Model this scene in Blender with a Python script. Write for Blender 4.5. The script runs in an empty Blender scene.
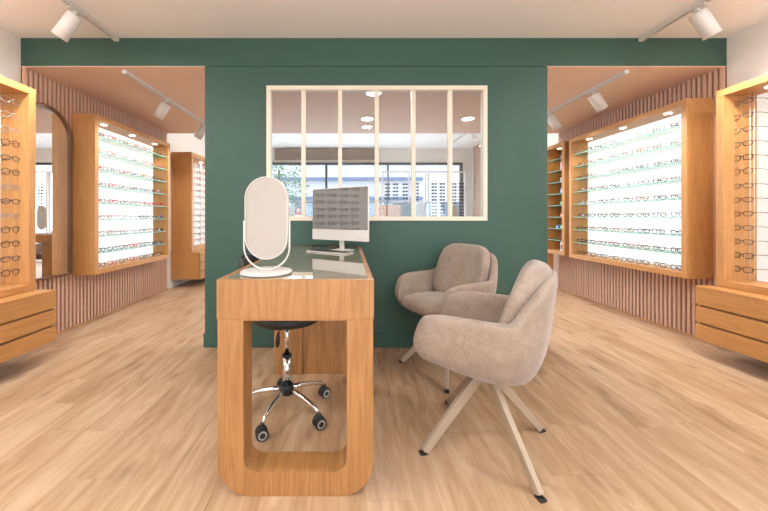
import bpy, bmesh, math, random
from mathutils import Vector, Matrix
random.seed(7)
PI = math.pi
COL = bpy.context.scene.collection
V = Vector

# ------------------------------------------------------------------ materials
def new_mat(name):
    m = bpy.data.materials.new(name); m.use_nodes = True
    nt = m.node_tree
    return m, nt, nt.nodes['Principled BSDF']

def plain(name, col, rough=0.5, metal=0.0, spec=0.5, bump=0.0, bscale=200, var=0.0, vscale=3.0, coat=0.0):
    m, nt, b = new_mat(name)
    b.inputs['Base Color'].default_value = (*col, 1)
    b.inputs['Roughness'].default_value = rough
    b.inputs['Metallic'].default_value = metal
    b.inputs['Specular IOR Level'].default_value = spec
    b.inputs['Coat Weight'].default_value = coat
    tc = nt.nodes.new('ShaderNodeTexCoord')
    if bump:
        n = nt.nodes.new('ShaderNodeTexNoise'); n.inputs['Scale'].default_value = bscale
        n.inputs['Detail'].default_value = 4
        nt.links.new(tc.outputs['Object'], n.inputs['Vector'])
        bp = nt.nodes.new('ShaderNodeBump'); bp.inputs['Strength'].default_value = bump
        bp.inputs['Distance'].default_value = 0.01
        nt.links.new(n.outputs['Fac'], bp.inputs['Height']); nt.links.new(bp.outputs['Normal'], b.inputs['Normal'])
    if var:
        n = nt.nodes.new('ShaderNodeTexNoise'); n.inputs['Scale'].default_value = vscale
        n.inputs['Detail'].default_value = 6
        nt.links.new(tc.outputs['Object'], n.inputs['Vector'])
        r = nt.nodes.new('ShaderNodeValToRGB')
        r.color_ramp.elements[0].position = 0.3; r.color_ramp.elements[1].position = 0.7
        r.color_ramp.elements[0].color = (*[c * (1 - var) for c in col], 1)
        r.color_ramp.elements[1].color = (*[min(1, c * (1 + var)) for c in col], 1)
        nt.links.new(n.outputs['Fac'], r.inputs['Fac']); nt.links.new(r.outputs['Color'], b.inputs['Base Color'])
    return m

def wood(name, dark, light, axis='z', rough=0.45, fine=1.0):
    m, nt, b = new_mat(name)
    tc = nt.nodes.new('ShaderNodeTexCoord'); mp = nt.nodes.new('ShaderNodeMapping')
    s = {'x': (0.9, 13, 13), 'y': (13, 0.9, 13), 'z': (13, 13, 0.9)}[axis]
    mp.inputs['Scale'].default_value = s
    nt.links.new(tc.outputs['Object'], mp.inputs['Vector'])
    n1 = nt.nodes.new('ShaderNodeTexNoise'); n1.inputs['Scale'].default_value = 1.4; n1.inputs['Detail'].default_value = 3
    n1.inputs['Distortion'].default_value = 0.6
    n2 = nt.nodes.new('ShaderNodeTexNoise'); n2.inputs['Scale'].default_value = 9 * fine; n2.inputs['Detail'].default_value = 5
    nt.links.new(mp.outputs['Vector'], n1.inputs['Vector']); nt.links.new(mp.outputs['Vector'], n2.inputs['Vector'])
    # growth rings: fold the slow noise into bands
    ma = nt.nodes.new('ShaderNodeMath'); ma.operation = 'MULTIPLY'; ma.inputs[1].default_value = 11
    nt.links.new(n1.outputs['Fac'], ma.inputs[0])
    fr = nt.nodes.new('ShaderNodeMath'); fr.operation = 'PINGPONG'; fr.inputs[1].default_value = 1
    nt.links.new(ma.outputs[0], fr.inputs[0])
    mx = nt.nodes.new('ShaderNodeMix'); mx.data_type = 'FLOAT'; mx.inputs[0].default_value = 0.62
    nt.links.new(fr.outputs[0], mx.inputs[2]); nt.links.new(n2.outputs['Fac'], mx.inputs[3])
    r = nt.nodes.new('ShaderNodeValToRGB')
    r.color_ramp.elements[0].position = 0.15; r.color_ramp.elements[1].position = 0.75
    r.color_ramp.elements[0].color = (*dark, 1); r.color_ramp.elements[1].color = (*light, 1)
    nt.links.new(mx.outputs[0], r.inputs['Fac']); nt.links.new(r.outputs['Color'], b.inputs['Base Color'])
    b.inputs['Roughness'].default_value = rough
    bp = nt.nodes.new('ShaderNodeBump'); bp.inputs['Strength'].default_value = 0.06; bp.inputs['Distance'].default_value = 0.004
    nt.links.new(n2.outputs['Fac'], bp.inputs['Height']); nt.links.new(bp.outputs['Normal'], b.inputs['Normal'])
    return m

def glass(name, tint=(1, 1, 1), refl=0.12, rough=0.0, body=0.0, bodycol=(0.2, 0.5, 0.4), wrough=None):
    """thin pane: transparent + fresnel gloss (+ some body colour)"""
    m = bpy.data.materials.new(name); m.use_nodes = True; nt = m.node_tree
    nt.nodes.clear()
    out = nt.nodes.new('ShaderNodeOutputMaterial')
    t = nt.nodes.new('ShaderNodeBsdfTransparent'); t.inputs['Color'].default_value = (*tint, 1)
    g = nt.nodes.new('ShaderNodeBsdfGlossy'); g.inputs['Roughness'].default_value = rough
    lw = nt.nodes.new('ShaderNodeLayerWeight'); lw.inputs['Blend'].default_value = 0.25
    mul = nt.nodes.new('ShaderNodeMath'); mul.operation = 'MULTIPLY_ADD'
    mul.inputs[1].default_value = 0.6; mul.inputs[2].default_value = refl * 0.35
    nt.links.new(lw.outputs['Fresnel'], mul.inputs[0])
    mx = nt.nodes.new('ShaderNodeMixShader')
    nt.links.new(mul.outputs[0], mx.inputs[0]); nt.links.new(t.outputs[0], mx.inputs[1]); nt.links.new(g.outputs[0], mx.inputs[2])
    last = mx
    if body:
        d = nt.nodes.new('ShaderNodeBsdfDiffuse'); d.inputs['Color'].default_value = (*bodycol, 1)
        m2 = nt.nodes.new('ShaderNodeMixShader'); m2.inputs[0].default_value = body
        nt.links.new(mx.outputs[0], m2.inputs[1]); nt.links.new(d.outputs[0], m2.inputs[2]); last = m2
    nt.links.new(last.outputs[0], out.inputs['Surface'])
    return m

def emit(name, col, s, base=(0.8, 0.8, 0.8)):
    m, nt, b = new_mat(name)
    b.inputs['Base Color'].default_value = (*base, 1)
    b.inputs['Emission Color'].default_value = (*col, 1); b.inputs['Emission Strength'].default_value = s
    return m

def backlit(name, col, s):
    m, nt, b = new_mat(name)
    tc = nt.nodes.new('ShaderNodeTexCoord')
    n = nt.nodes.new('ShaderNodeTexNoise'); n.inputs['Scale'].default_value = 70; n.inputs['Detail'].default_value = 2
    nt.links.new(tc.outputs['Object'], n.inputs['Vector'])
    r = nt.nodes.new('ShaderNodeValToRGB')
    r.color_ramp.elements[0].position = 0.3; r.color_ramp.elements[1].position = 0.6
    r.color_ramp.elements[0].color = (*[c * 0.86 for c in col], 1); r.color_ramp.elements[1].color = (*col, 1)
    nt.links.new(n.outputs['Fac'], r.inputs['Fac']); nt.links.new(r.outputs['Color'], b.inputs['Emission Color'])
    b.inputs['Emission Strength'].default_value = s
    b.inputs['Base Color'].default_value = (0.35, 0.34, 0.33, 1)
    return m

M = {}
OD, OL = (0.42, 0.190, 0.055), (0.54, 0.265, 0.088)
M['oak_x'] = wood('oak_x', OD, OL, 'x'); M['oak_y'] = wood('oak_y', OD, OL, 'y'); M['oak_z'] = wood('oak_z', OD, OL, 'z')
DD, DL = (0.25, 0.108, 0.032), (0.39, 0.188, 0.066)
M['desk_x'] = wood('desk_x', DD, DL, 'x'); M['desk_z'] = wood('desk_z', DD, DL, 'z'); M['desk_y'] = wood('desk_y', DD, DL, 'y')
M['groove'] = plain('groove_shadow_gap', (0.30, 0.14, 0.05), 0.7)
M['walnut'] = wood('walnut', (0.12, 0.05, 0.025), (0.20, 0.09, 0.05), 'z')
M['beam'] = wood('beam_wood', (0.13, 0.07, 0.03), (0.24, 0.14, 0.07), 'x')
M['green'] = plain('green_paint', (0.029, 0.078, 0.057), 0.55, bump=0.03, bscale=300)
M['white'] = plain('white_paint', (0.80, 0.76, 0.71), 0.6, bump=0.02, bscale=300)
M['ceiling'] = plain('ceiling_paint', (0.90, 0.87, 0.84), 0.7)
M['terra'] = plain('terracotta_paint', (0.74, 0.505, 0.375), 0.6)
M['slat'] = plain('terracotta_slat', (0.60, 0.38, 0.275), 0.5)
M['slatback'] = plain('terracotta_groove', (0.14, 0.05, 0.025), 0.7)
M['cream'] = plain('cream_frame_paint', (0.82, 0.72, 0.58), 0.45)
M['metalwhite'] = plain('white_powder_coat', (0.68, 0.64, 0.60), 0.4)
M['mirrorback'] = plain('cream_lacquer', (0.42, 0.375, 0.33), 0.4)
M['black'] = plain('black_plastic', (0.012, 0.012, 0.012), 0.4)
M['blackleather'] = plain('black_leather', (0.015, 0.014, 0.014), 0.45, bump=0.1, bscale=120)
M['grey'] = plain('grey_rubber', (0.45, 0.45, 0.45), 0.5)
M['chrome'] = plain('chrome', (0.75, 0.75, 0.75), 0.08, metal=1.0)
M['alu'] = plain('brushed_aluminium', (0.78, 0.74, 0.70), 0.35, metal=0.3)
M['mirror'] = plain('mirror_glass', (0.93, 0.93, 0.93), 0.0, metal=1.0)
M['leg'] = plain('beige_powder_coat', (0.38, 0.29, 0.21), 0.45)
M['screen'] = plain('screen_glass', (0.27, 0.275, 0.27), 0.03, metal=1.0)
M['screen'].node_tree.nodes['Principled BSDF'].inputs['Coat Roughness'].default_value = 0.03
M['darkmetal'] = plain('dark_metal', (0.05, 0.05, 0.055), 0.4)
M['pane'] = glass('window_pane', (0.985, 0.985, 0.985), 0.05)
M['pane_in'] = glass('partition_pane', (0.90, 0.93, 0.95), 0.08)
M['lens'] = glass('spectacle_lens', (0.90, 0.91, 0.92), 0.25)
M['lens_dark'] = plain('sunglass_lens', (0.02, 0.022, 0.03), 0.15)
M['shelf'] = glass('shelf_glass', (0.90, 0.97, 0.94), 0.10, body=0.02)
M['shelfedge'] = plain('shelf_glass_edge', (0.16, 0.48, 0.38), 0.2)
M['rod'] = plain('acrylic_rod', (0.75, 0.68, 0.6), 0.2)
M['backlit'] = backlit('backlit_panel', (1.0, 0.965, 0.94), 0.85)
M['backlit_soft'] = backlit('backlit_panel_soft', (1.0, 0.93, 0.87), 0.6)
M['puck'] = emit('puck_light_lens', (1.0, 0.86, 0.66), 6.0)
M['down'] = emit('downlight_lens', (1.0, 0.93, 0.83), 9.0)
M['spotlens'] = emit('spotlight_lens', (1.0, 0.90, 0.78), 6.0)
M['desktop'] = plain('desk_glass', (0.31, 0.28, 0.20), 0.04, spec=0.9, coat=0.6)
M['bark'] = plain('bark', (0.12, 0.08, 0.05), 0.9)
M['leafgreen'] = plain('leaf_green', (0.16, 0.36, 0.12), 0.6)
M['asphalt'] = plain('pavement', (0.45, 0.45, 0.47), 0.9, var=0.1)
M['facade'] = plain('facade_render', (0.86, 0.86, 0.88), 0.8)
M['facadeblue'] = plain('blue_shop_band', (0.16, 0.24, 0.40), 0.7)
M['facadewin'] = plain('facade_glass', (0.20, 0.28, 0.38), 0.2)
M['paper'] = plain('paper_white', (0.8, 0.8, 0.8), 0.6)
M['red'] = plain('red_plastic', (0.65, 0.05, 0.05), 0.4)
M['greenp'] = plain('green_plastic', (0.08, 0.40, 0.12), 0.4)
M['bluep'] = plain('blue_plastic', (0.06, 0.22, 0.55), 0.4)
M['pinkp'] = plain('pink_card', (0.75, 0.45, 0.5), 0.5)

# fabric
def fabric(name, c0, c1):
    m, nt, b = new_mat(name)
    tc = nt.nodes.new('ShaderNodeTexCoord')
    n = nt.nodes.new('ShaderNodeTexNoise'); n.inputs['Scale'].default_value = 16; n.inputs['Detail'].default_value = 8
    n.inputs['Roughness'].default_value = 0.7; n.inputs['Distortion'].default_value = 0.5
    nt.links.new(tc.outputs['Object'], n.inputs['Vector'])
    w = nt.nodes.new('ShaderNodeTexNoise'); w.inputs['Scale'].default_value = 260; w.inputs['Detail'].default_value = 3
    mp = nt.nodes.new('ShaderNodeMapping'); mp.inputs['Scale'].default_value = (1, 1, 0.35)
    nt.links.new(tc.outputs['Object'], mp.inputs['Vector']); nt.links.new(mp.outputs[0], w.inputs['Vector'])
    mx = nt.nodes.new('ShaderNodeMix'); mx.data_type = 'FLOAT'; mx.inputs[0].default_value = 0.45
    nt.links.new(n.outputs['Fac'], mx.inputs[2]); nt.links.new(w.outputs['Fac'], mx.inputs[3])
    r = nt.nodes.new('ShaderNodeValToRGB')
    r.color_ramp.elements[0].position = 0.36; r.color_ramp.elements[1].position = 0.64
    r.color_ramp.elements[0].color = (*c0, 1); r.color_ramp.elements[1].color = (*c1, 1)
    nt.links.new(mx.outputs[0], r.inputs['Fac']); nt.links.new(r.outputs['Color'], b.inputs['Base Color'])
    b.inputs['Roughness'].default_value = 0.95; b.inputs['Specular IOR Level'].default_value = 0.1
    b.inputs['Sheen Weight'].default_value = 0.35; b.inputs['Sheen Roughness'].default_value = 0.5
    bp = nt.nodes.new('ShaderNodeBump'); bp.inputs['Strength'].default_value = 0.35; bp.inputs['Distance'].default_value = 0.003
    nt.links.new(w.outputs['Fac'], bp.inputs['Height']); nt.links.new(bp.outputs['Normal'], b.inputs['Normal'])
    return m
M['fabric'] = fabric('beige_chenille', (0.24, 0.175, 0.130), (0.37, 0.290, 0.230))

# oak plank floor, boards running away from the camera
def floor_mat():
    m, nt, b = new_mat('oak_plank_floor')
    N = nt.nodes; L = nt.links
    tc = N.new('ShaderNodeTexCoord')
    sx_ = N.new('ShaderNodeSeparateXYZ'); L.new(tc.outputs['Object'], sx_.inputs[0])
    def mth(op, a, b_=None, c=None):
        n = N.new('ShaderNodeMath'); n.operation = op
        for i, v in enumerate((a, b_, c)):
            if v is None: continue
            if isinstance(v, (int, float)): n.inputs[i].default_value = v
            else: L.new(v, n.inputs[i])
        return n.outputs[0]
    PW, PL = 0.192, 1.30
    u = mth('DIVIDE', mth('ADD', sx_.outputs['X'], 0.137), PW); row = mth('FLOOR', u); fu = mth('FRACT', u)
    wn = N.new('ShaderNodeTexWhiteNoise'); wn.noise_dimensions = '1D'; L.new(row, wn.inputs['W'])
    v_ = mth('ADD', mth('DIVIDE', sx_.outputs['Y'], PL), mth('MULTIPLY', wn.outputs['Value'], 7.3)); cell = mth('FLOOR', v_); fv = mth('FRACT', v_)
    cb = N.new('ShaderNodeCombineXYZ'); L.new(row, cb.inputs[0]); L.new(cell, cb.inputs[1])
    wn2 = N.new('ShaderNodeTexWhiteNoise'); wn2.noise_dimensions = '2D'; L.new(cb.outputs[0], wn2.inputs['Vector'])
    eu = mth('MULTIPLY', mth('MINIMUM', fu, mth('SUBTRACT', 1.0, fu)), PW)
    ev = mth('MULTIPLY', mth('MINIMUM', fv, mth('SUBTRACT', 1.0, fv)), PL)
    seam = mth('LESS_THAN', mth('MINIMUM', eu, ev), 0.0011)
    # grain, shifted per board
    mp2 = N.new('ShaderNodeMapping'); mp2.inputs['Scale'].default_value = (7.5, 1.0, 1)
    L.new(tc.outputs['Object'], mp2.inputs['Vector'])
    add = N.new('ShaderNodeVectorMath'); add.operation = 'MULTIPLY_ADD'
    add.inputs[1].default_value = (37, 23, 11)
    L.new(wn2.outputs['Color'], add.inputs[0]); L.new(mp2.outputs['Vector'], add.inputs[2])
    n1 = N.new('ShaderNodeTexNoise'); n1.inputs['Scale'].default_value = 1.1; n1.inputs['Detail'].default_value = 6
    n1.inputs['Distortion'].default_value = 1.6; n1.inputs['Roughness'].default_value = 0.6
    L.new(add.outputs[0], n1.inputs['Vector'])
    n2 = N.new('ShaderNodeTexNoise'); n2.inputs['Scale'].default_value = 7; n2.inputs['Detail'].default_value = 4
    L.new(add.outputs[0], n2.inputs['Vector'])
    mx = N.new('ShaderNodeMix'); mx.data_type = 'FLOAT'; mx.inputs[0].default_value = 0.26
    L.new(n1.outputs['Fac'], mx.inputs[2]); L.new(n2.outputs['Fac'], mx.inputs[3])
    ma = N.new('ShaderNodeMath'); ma.operation = 'MULTIPLY_ADD'; ma.inputs[1].default_value = 0.11; ma.inputs[2].default_value = -0.055
    L.new(wn2.outputs['Value'], ma.inputs[0])
    ad = N.new('ShaderNodeMath'); ad.operation = 'ADD'; L.new(ma.outputs[0], ad.inputs[0]); L.new(mx.outputs[0], ad.inputs[1])
    r = N.new('ShaderNodeValToRGB')
    e = r.color_ramp.elements
    e[0].position = 0.22; e[0].color = (0.23, 0.12, 0.055, 1)
    e[1].position = 0.72; e[1].color = (0.60, 0.43, 0.29, 1)
    k = e.new(0.42); k.color = (0.395, 0.245, 0.138, 1)
    k = e.new(0.56); k.color = (0.50, 0.335, 0.208, 1)
    L.new(ad.outputs[0], r.inputs['Fac'])
    # knots
    mp3 = N.new('ShaderNodeMapping'); mp3.inputs['Scale'].default_value = (4.6, 1.5, 1)
    L.new(tc.outputs['Object'], mp3.inputs['Vector'])
    vo = N.new('ShaderNodeTexVoronoi'); vo.voronoi_dimensions = '2D'; vo.inputs['Scale'].default_value = 0.8
    L.new(mp3.outputs['Vector'], vo.inputs['Vector'])
    kr = N.new('ShaderNodeValToRGB'); kr.color_ramp.elements[0].position = 0.02; kr.color_ramp.elements[0].color = (0.55, 0.55, 0.55, 1)
    kr.color_ramp.elements[1].position = 0.10; kr.color_ramp.elements[1].color = (0, 0, 0, 1)
    L.new(vo.outputs['Distance'], kr.inputs['Fac'])
    m1 = N.new('ShaderNodeMix'); m1.data_type = 'RGBA'
    m1.inputs[7].default_value = (0.20, 0.10, 0.05, 1)
    L.new(kr.outputs['Color'], m1.inputs[0]); L.new(r.outputs['Color'], m1.inputs[6])
    m2 = N.new('ShaderNodeMix'); m2.data_type = 'RGBA'; m2.inputs[7].default_value = (0.24, 0.135, 0.07, 1)
    mf = N.new('ShaderNodeMath'); mf.operation = 'MULTIPLY'; mf.inputs[1].default_value = 0.42
    L.new(seam, mf.inputs[0]); L.new(mf.outputs[0], m2.inputs[0]); L.new(m1.outputs[2], m2.inputs[6])
    L.new(m2.outputs[2], b.inputs['Base Color'])
    b.inputs['Roughness'].default_value = 0.42; b.inputs['Specular IOR Level'].default_value = 0.35
    bp = N.new('ShaderNodeBump'); bp.inputs['Strength'].default_value = 0.12; bp.inputs['Distance'].default_value = 0.003
    L.new(ad.outputs[0], bp.inputs['Height']); L.new(bp.outputs['Normal'], b.inputs['Normal'])
    return m
M['floor'] = floor_mat()

# ------------------------------------------------------------------ mesh helpers
def BM(): return bmesh.new()

def merge(bm, t):
    me = bpy.data.meshes.new('tmp'); t.to_mesh(me); t.free(); bm.from_mesh(me); bpy.data.meshes.remove(me)

def box(bm, x0, x1, y0, y1, z0, z1, bev=0.0, mi=0):
    t = BM()
    bmesh.ops.create_cube(t, size=1)
    bmesh.ops.scale(t, vec=(abs(x1 - x0), abs(y1 - y0), abs(z1 - z0)), verts=t.verts)
    bmesh.ops.translate(t, vec=((x0 + x1) / 2, (y0 + y1) / 2, (z0 + z1) / 2), verts=t.verts)
    if bev:
        bmesh.ops.bevel(t, geom=t.edges[:], offset=bev, segments=2, affect='EDGES', profile=0.5)
    for f in t.faces: f.material_index = mi
    merge(bm, t)
    return bm

def frame_of(d):
    d = d.normalized()
    up = V((0, 0, 1)) if abs(d.z) < 0.95 else V((1, 0, 0))
    s = d.cross(up).normalized(); u = s.cross(d).normalized()
    return s, u

def tube(bm, pts, r, seg=8, closed=False, caps=True, sx=1.0, mi=0):
    pts = [V(p) for p in pts]; n = len(pts); rings = []
    rr = r if isinstance(r, (list, tuple)) else [r] * n
    ps = None
    for i, p in enumerate(pts):
        if closed: d = pts[(i + 1) % n] - pts[i - 1]
        else: d = pts[min(i + 1, n - 1)] - pts[max(i - 1, 0)]
        d.normalize()
        if ps is None: s, u = frame_of(d)
        else:
            s = (ps - d * ps.dot(d)).normalized(); u = s.cross(d).normalized()
        ps = s
        rings.append([bm.verts.new(p + (s * math.cos(2 * PI * k / seg) * sx + u * math.sin(2 * PI * k / seg)) * rr[i]) for k in range(seg)])
    m = n if closed else n - 1
    for i in range(m):
        a, b = rings[i], rings[(i + 1) % n]
        for k in range(seg):
            f = bm.faces.new((a[k], a[(k + 1) % seg], b[(k + 1) % seg], b[k])); f.smooth = True; f.material_index = mi
    if caps and not closed:
        bm.faces.new(rings[0][::-1]).material_index = mi; bm.faces.new(rings[-1]).material_index = mi
    return bm

def beam(bm, a, b, w, h, w2=None, h2=None, bev=0.0, side=None):
    """oriented rectangular bar from a to b"""
    a, b = V(a), V(b); d = (b - a).normalized()
    if side is None: s, u = frame_of(d)
    else:
        s = V(side).normalized(); u = s.cross(d).normalized()
    w2 = w2 or w; h2 = h2 or h
    t = BM(); vs = []
    for p, ww, hh in ((a, w, h), (b, w2, h2)):
        vs.append([t.verts.new(p + s * (i * ww / 2) + u * (j * hh / 2)) for i, j in ((-1, -1), (1, -1), (1, 1), (-1, 1))])
    t.faces.new(vs[0][::-1]); t.faces.new(vs[1])
    for k in range(4): t.faces.new((vs[0][k], vs[0][(k + 1) % 4], vs[1][(k + 1) % 4], vs[1][k]))
    bmesh.ops.recalc_face_normals(t, faces=t.faces)
    if bev: bmesh.ops.bevel(t, geom=t.edges[:], offset=bev, segments=2, affect='EDGES', profile=0.5)
    merge(bm, t); return bm

def cyl(bm, a, b, r, r2=None, seg=24, bev=0.0, mi=0):
    a, b = V(a), V(b); s, u = frame_of(b - a); r2 = r if r2 is None else r2
    t = BM()
    ra = [t.verts.new(a + (s * math.cos(2 * PI * k / seg) + u * math.sin(2 * PI * k / seg)) * r) for k in range(seg)]
    rb = [t.verts.new(b + (s * math.cos(2 * PI * k / seg) + u * math.sin(2 * PI * k / seg)) * r2) for k in range(seg)]
    ca = t.faces.new(ra[::-1]); cb = t.faces.new(rb)
    sides = [t.faces.new((ra[k], ra[(k + 1) % seg], rb[(k + 1) % seg], rb[k])) for k in range(seg)]
    for f in sides: f.smooth = True
    bmesh.ops.recalc_face_normals(t, faces=t.faces)
    if bev:
        es = [e for e in t.edges if (e in ca.edges[:]) or (e in cb.edges[:])]
        bmesh.ops.bevel(t, geom=es, offset=bev, segments=2, affect='EDGES', profile=0.5)
    for f in t.faces: f.material_index = mi
    merge(bm, t); return bm

def lathe(bm, prof, c=(0, 0, 0), seg=32):
    c = V(c); rings = []
    for r, z in prof:
        rings.append([bm.verts.new(c + V((r * math.cos(2 * PI * k / seg), r * math.sin(2 * PI * k / seg), z))) for k in range(seg)])
    for i in range(len(rings) - 1):
        for k in range(seg):
            f = bm.faces.new((rings[i][k], rings[i][(k + 1) % seg], rings[i + 1][(k + 1) % seg], rings[i + 1][k])); f.smooth = True
    bm.faces.new(rings[0][::-1]); bm.faces.new(rings[-1])
    return bm

def superell(bm, a, b, c, n=3.0, mat=Matrix(), cuts=10, fn=None):
    t = BM(); bmesh.ops.create_cube(t, size=2)
    bmesh.ops.subdivide_edges(t, edges=t.edges[:], cuts=cuts, use_grid_fill=True)
    for v in t.verts:
        p = v.co
        p = V([math.tan(q * PI / 4) for q in p])
        k = (abs(p.x) ** n + abs(p.y) ** n + abs(p.z) ** n) ** (1 / n)
        p = p / k
        q = V((p.x * a, p.y * b, p.z * c))
        if fn: q = fn(q)
        v.co = mat @ q
    for f in t.faces: f.smooth = True
    merge(bm, t); return bm

def prism(bm, pts, ax, lo, hi, bev=0.0, smooth=False):
    """closed 2-D outline extruded along axis ax ('x','y','z')"""
    t = BM()
    def mk(p, h):
        if ax == 'x': return (h, p[0], p[1])
        if ax == 'y': return (p[0], h, p[1])
        return (p[0], p[1], h)
    A = [t.verts.new(mk(p, lo)) for p in pts]; B = [t.verts.new(mk(p, hi)) for p in pts]
    t.faces.new(A); t.faces.new(B[::-1]); n = len(pts)
    for k in range(n):
        f = t.faces.new((A[k], A[(k + 1) % n], B[(k + 1) % n], B[k])); f.smooth = smooth
    bmesh.ops.recalc_face_normals(t, faces=t.faces)
    if bev:
        es = [e for e in t.edges if abs(e.verts[0].co['xyz'.index(ax)] - e.verts[1].co['xyz'.index(ax)]) < 1e-6]
        bmesh.ops.bevel(t, geom=es, offset=bev, segments=2, affect='EDGES', profile=0.5)
    merge(bm, t); return bm

def ringprism(bm, outer, inner, ax, lo, hi):
    """frame: two outlines with the same vertex count"""
    t = BM(); n = len(outer)
    def mk(p, h):
        if ax == 'x': return (h, p[0], p[1])
        if ax == 'y': return (p[0], h, p[1])
        return (p[0], p[1], h)
    oa = [t.verts.new(mk(p, lo)) for p in outer]; ob = [t.verts.new(mk(p, hi)) for p in outer]
    ia = [t.verts.new(mk(p, lo)) for p in inner]; ib = [t.verts.new(mk(p, hi)) for p in inner]
    for k in range(n):
        j = (k + 1) % n
        t.faces.new((oa[k], oa[j], ia[j], ia[k])); t.faces.new((ob[j], ob[k], ib[k], ib[j]))
        t.faces.new((oa[j], oa[k], ob[k], ob[j])); t.faces.new((ia[k], ia[j], ib[j], ib[k]))
    bmesh.ops.recalc_face_normals(t, faces=t.faces)
    merge(bm, t); return bm

def world_loc(o):
    p = V((0, 0, 0))
    while o is not None: p += o.location; o = o.parent
    return p

def obj(name, bm, mats, parent=None, local=False, origin=None):
    """link one mesh object; world-space geometry is shifted into the parent's frame unless local"""
    me = bpy.data.meshes.new(name)
    if parent is not None and not local:
        bm.transform(Matrix.Translation(-world_loc(parent)))
    if origin is not None and parent is None:
        bm.transform(Matrix.Translation(-V(origin)))
    bmesh.ops.recalc_face_normals(bm, faces=bm.faces)
    bm.to_mesh(me); bm.free()
    for m in (mats if isinstance(mats, (list, tuple)) else [mats]): me.materials.append(M[m] if isinstance(m, str) else m)
    o = bpy.data.objects.new(name, me); COL.objects.link(o)
    if parent is not None: o.parent = parent
    if origin is not None and parent is None: o.location = origin
    return o

def tag(o, label, cat, group=None, kind=None):
    o['label'] = label; o['category'] = cat
    if group: o['group'] = group
    if kind: o['kind'] = kind
    return o

def thing(name, loc, label, cat, group=None, rz=0):
    o = bpy.data.objects.new(name, None); COL.objects.link(o); o.location = loc
    o.rotation_euler = (0, 0, rz); o.empty_display_size = 0.1
    return tag(o, label, cat, group)

def struct(name, bm, mats, parent=None):
    o = obj(name, bm, mats, parent)
    if parent is None: o['kind'] = 'structure'
    return o

def subsurf(o, lv=2):
    m = o.modifiers.new('s', 'SUBSURF'); m.levels = lv; m.render_levels = lv

def shade(o):
    for p in o.data.polygons: p.use_smooth = True

def dup(root, loc, rz, label=None, group=None):
    def cp(o, parent):
        c = o.copy(); COL.objects.link(c); c.parent = parent
        for ch in o.children: cp(ch, c)
        return c
    r = cp(root, None); r.location = loc; r.rotation_euler = (0, 0, rz)
    if label: r['label'] = label
    if group: r['group'] = group
    return r

# ------------------------------------------------------------------ dimensions
H = 1.05            # camera height
XL, XR = -2.65, 3.05
YW, YS = 2.60, 4.68  # green wall plane, end of soffit
YB, YF = 8.0, -3.2
ZC, ZS, ZCB = 2.495, 2.265, 2.75
GX0, GX1 = -1.163, 1.602
WX0, WX1, WZ0, WZ1 = -0.665, 1.114, 1.020, 2.108

# ------------------------------------------------------------------ shell
b = BM(); box(b, XL - 0.15, XR + 0.15, YF - 0.1, YB + 0.05, -0.06, 0)
struct('floor', b, 'floor')
b = BM(); box(b, XL - 0.15, XR + 0.15, YF - 0.1, YW + 0.02, ZC, ZC + 0.1); struct('ceiling', b, 'ceiling')
b = BM(); box(b, XL - 0.15, XR + 0.15, YS, YB + 0.1, ZCB, ZCB + 0.1); struct('ceiling_back', b, 'ceiling')
b = BM(); box(b, XL, XR, YW + 0.09, YS, ZS, ZCB + 0.1); struct('ceiling_soffit', b, 'terra')
b = BM(); box(b, XL - 0.15, XL, YF - 0.1, YB + 0.1, 0, ZCB + 0.1); struct('wall_left', b, 'white')
b = BM(); box(b, XR, XR + 0.15, YF - 0.1, YB + 0.1, 0, ZCB + 0.1); struct('wall_right', b, 'white')
# green wall with the band over both openings and the window hole
b = BM()
Y0, Y1 = YW, YW + 0.09
box(b, GX0, WX0, Y0, Y1, 0, ZS); box(b, WX1, GX1, Y0, Y1, 0, ZS)
box(b, WX0, WX1, Y0, Y1, 0, WZ0); box(b, WX0, WX1, Y0, Y1, WZ1, ZS)
box(b, XL, XR, Y0, Y1, ZS + 0.004, ZC - 0.0)
struct('wall_front', b, 'green')
for q, (x0, x1) in enumerate(((XL, GX0), (GX1, XR))):
    b = BM(); box(b, x0, x1, Y0 + 0.001, Y1, ZS - 0.002, ZS + 0.004); struct('trim_%d' % (q + 1), b, 'terra')
b = BM(); box(b, GX0 - 0.008, GX1 + 0.008, YW - 0.012, YW, 0, 0.112, 0.003); struct('baseboard_front', b, 'green')
# slatted walls in the openings
def slats(name, xw, sgn, y0, y1, z0, z1, n=None):
    b = BM(); p = 0.042; k = int((y1 - y0) / p)
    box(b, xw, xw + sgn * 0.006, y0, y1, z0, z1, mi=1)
    for i in range(k):
        y = y0 + i * p + 0.004
        box(b, xw + sgn * 0.006, xw + sgn * 0.026, y, y + 0.025, z0 + 0.012, z1, 0.0)
    return struct(name, b, ['slat', 'slatback'])
slats('wall_left_slatted', XL, 1, YW + 0.0, YS, 0.0, ZS)
slats('wall_right_slatted', XR, -1, YW + 0.0, YS, 0.0, ZS)
slats('wall_right_slatted_back', XR, -1, 7.1, 7.86, 0.0, ZCB)
for nm, x0, x1 in (('baseboard_left', XL, XL + 0.03), ('baseboard_right', XR - 0.03, XR)):
    b = BM(); box(b, x0, x1, YW, YS, 0, 0.012); struct(nm, b, 'oak_y')
for nm, x0, x1, y0 in (('baseboard_left_back', XL, XL + 0.014, YS), ('baseboard_right_back', XR - 0.014, XR, YS)):
    b = BM(); box(b, x0, x1, y0, YB, 0, 0.10); struct(nm, b, 'white')

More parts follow.
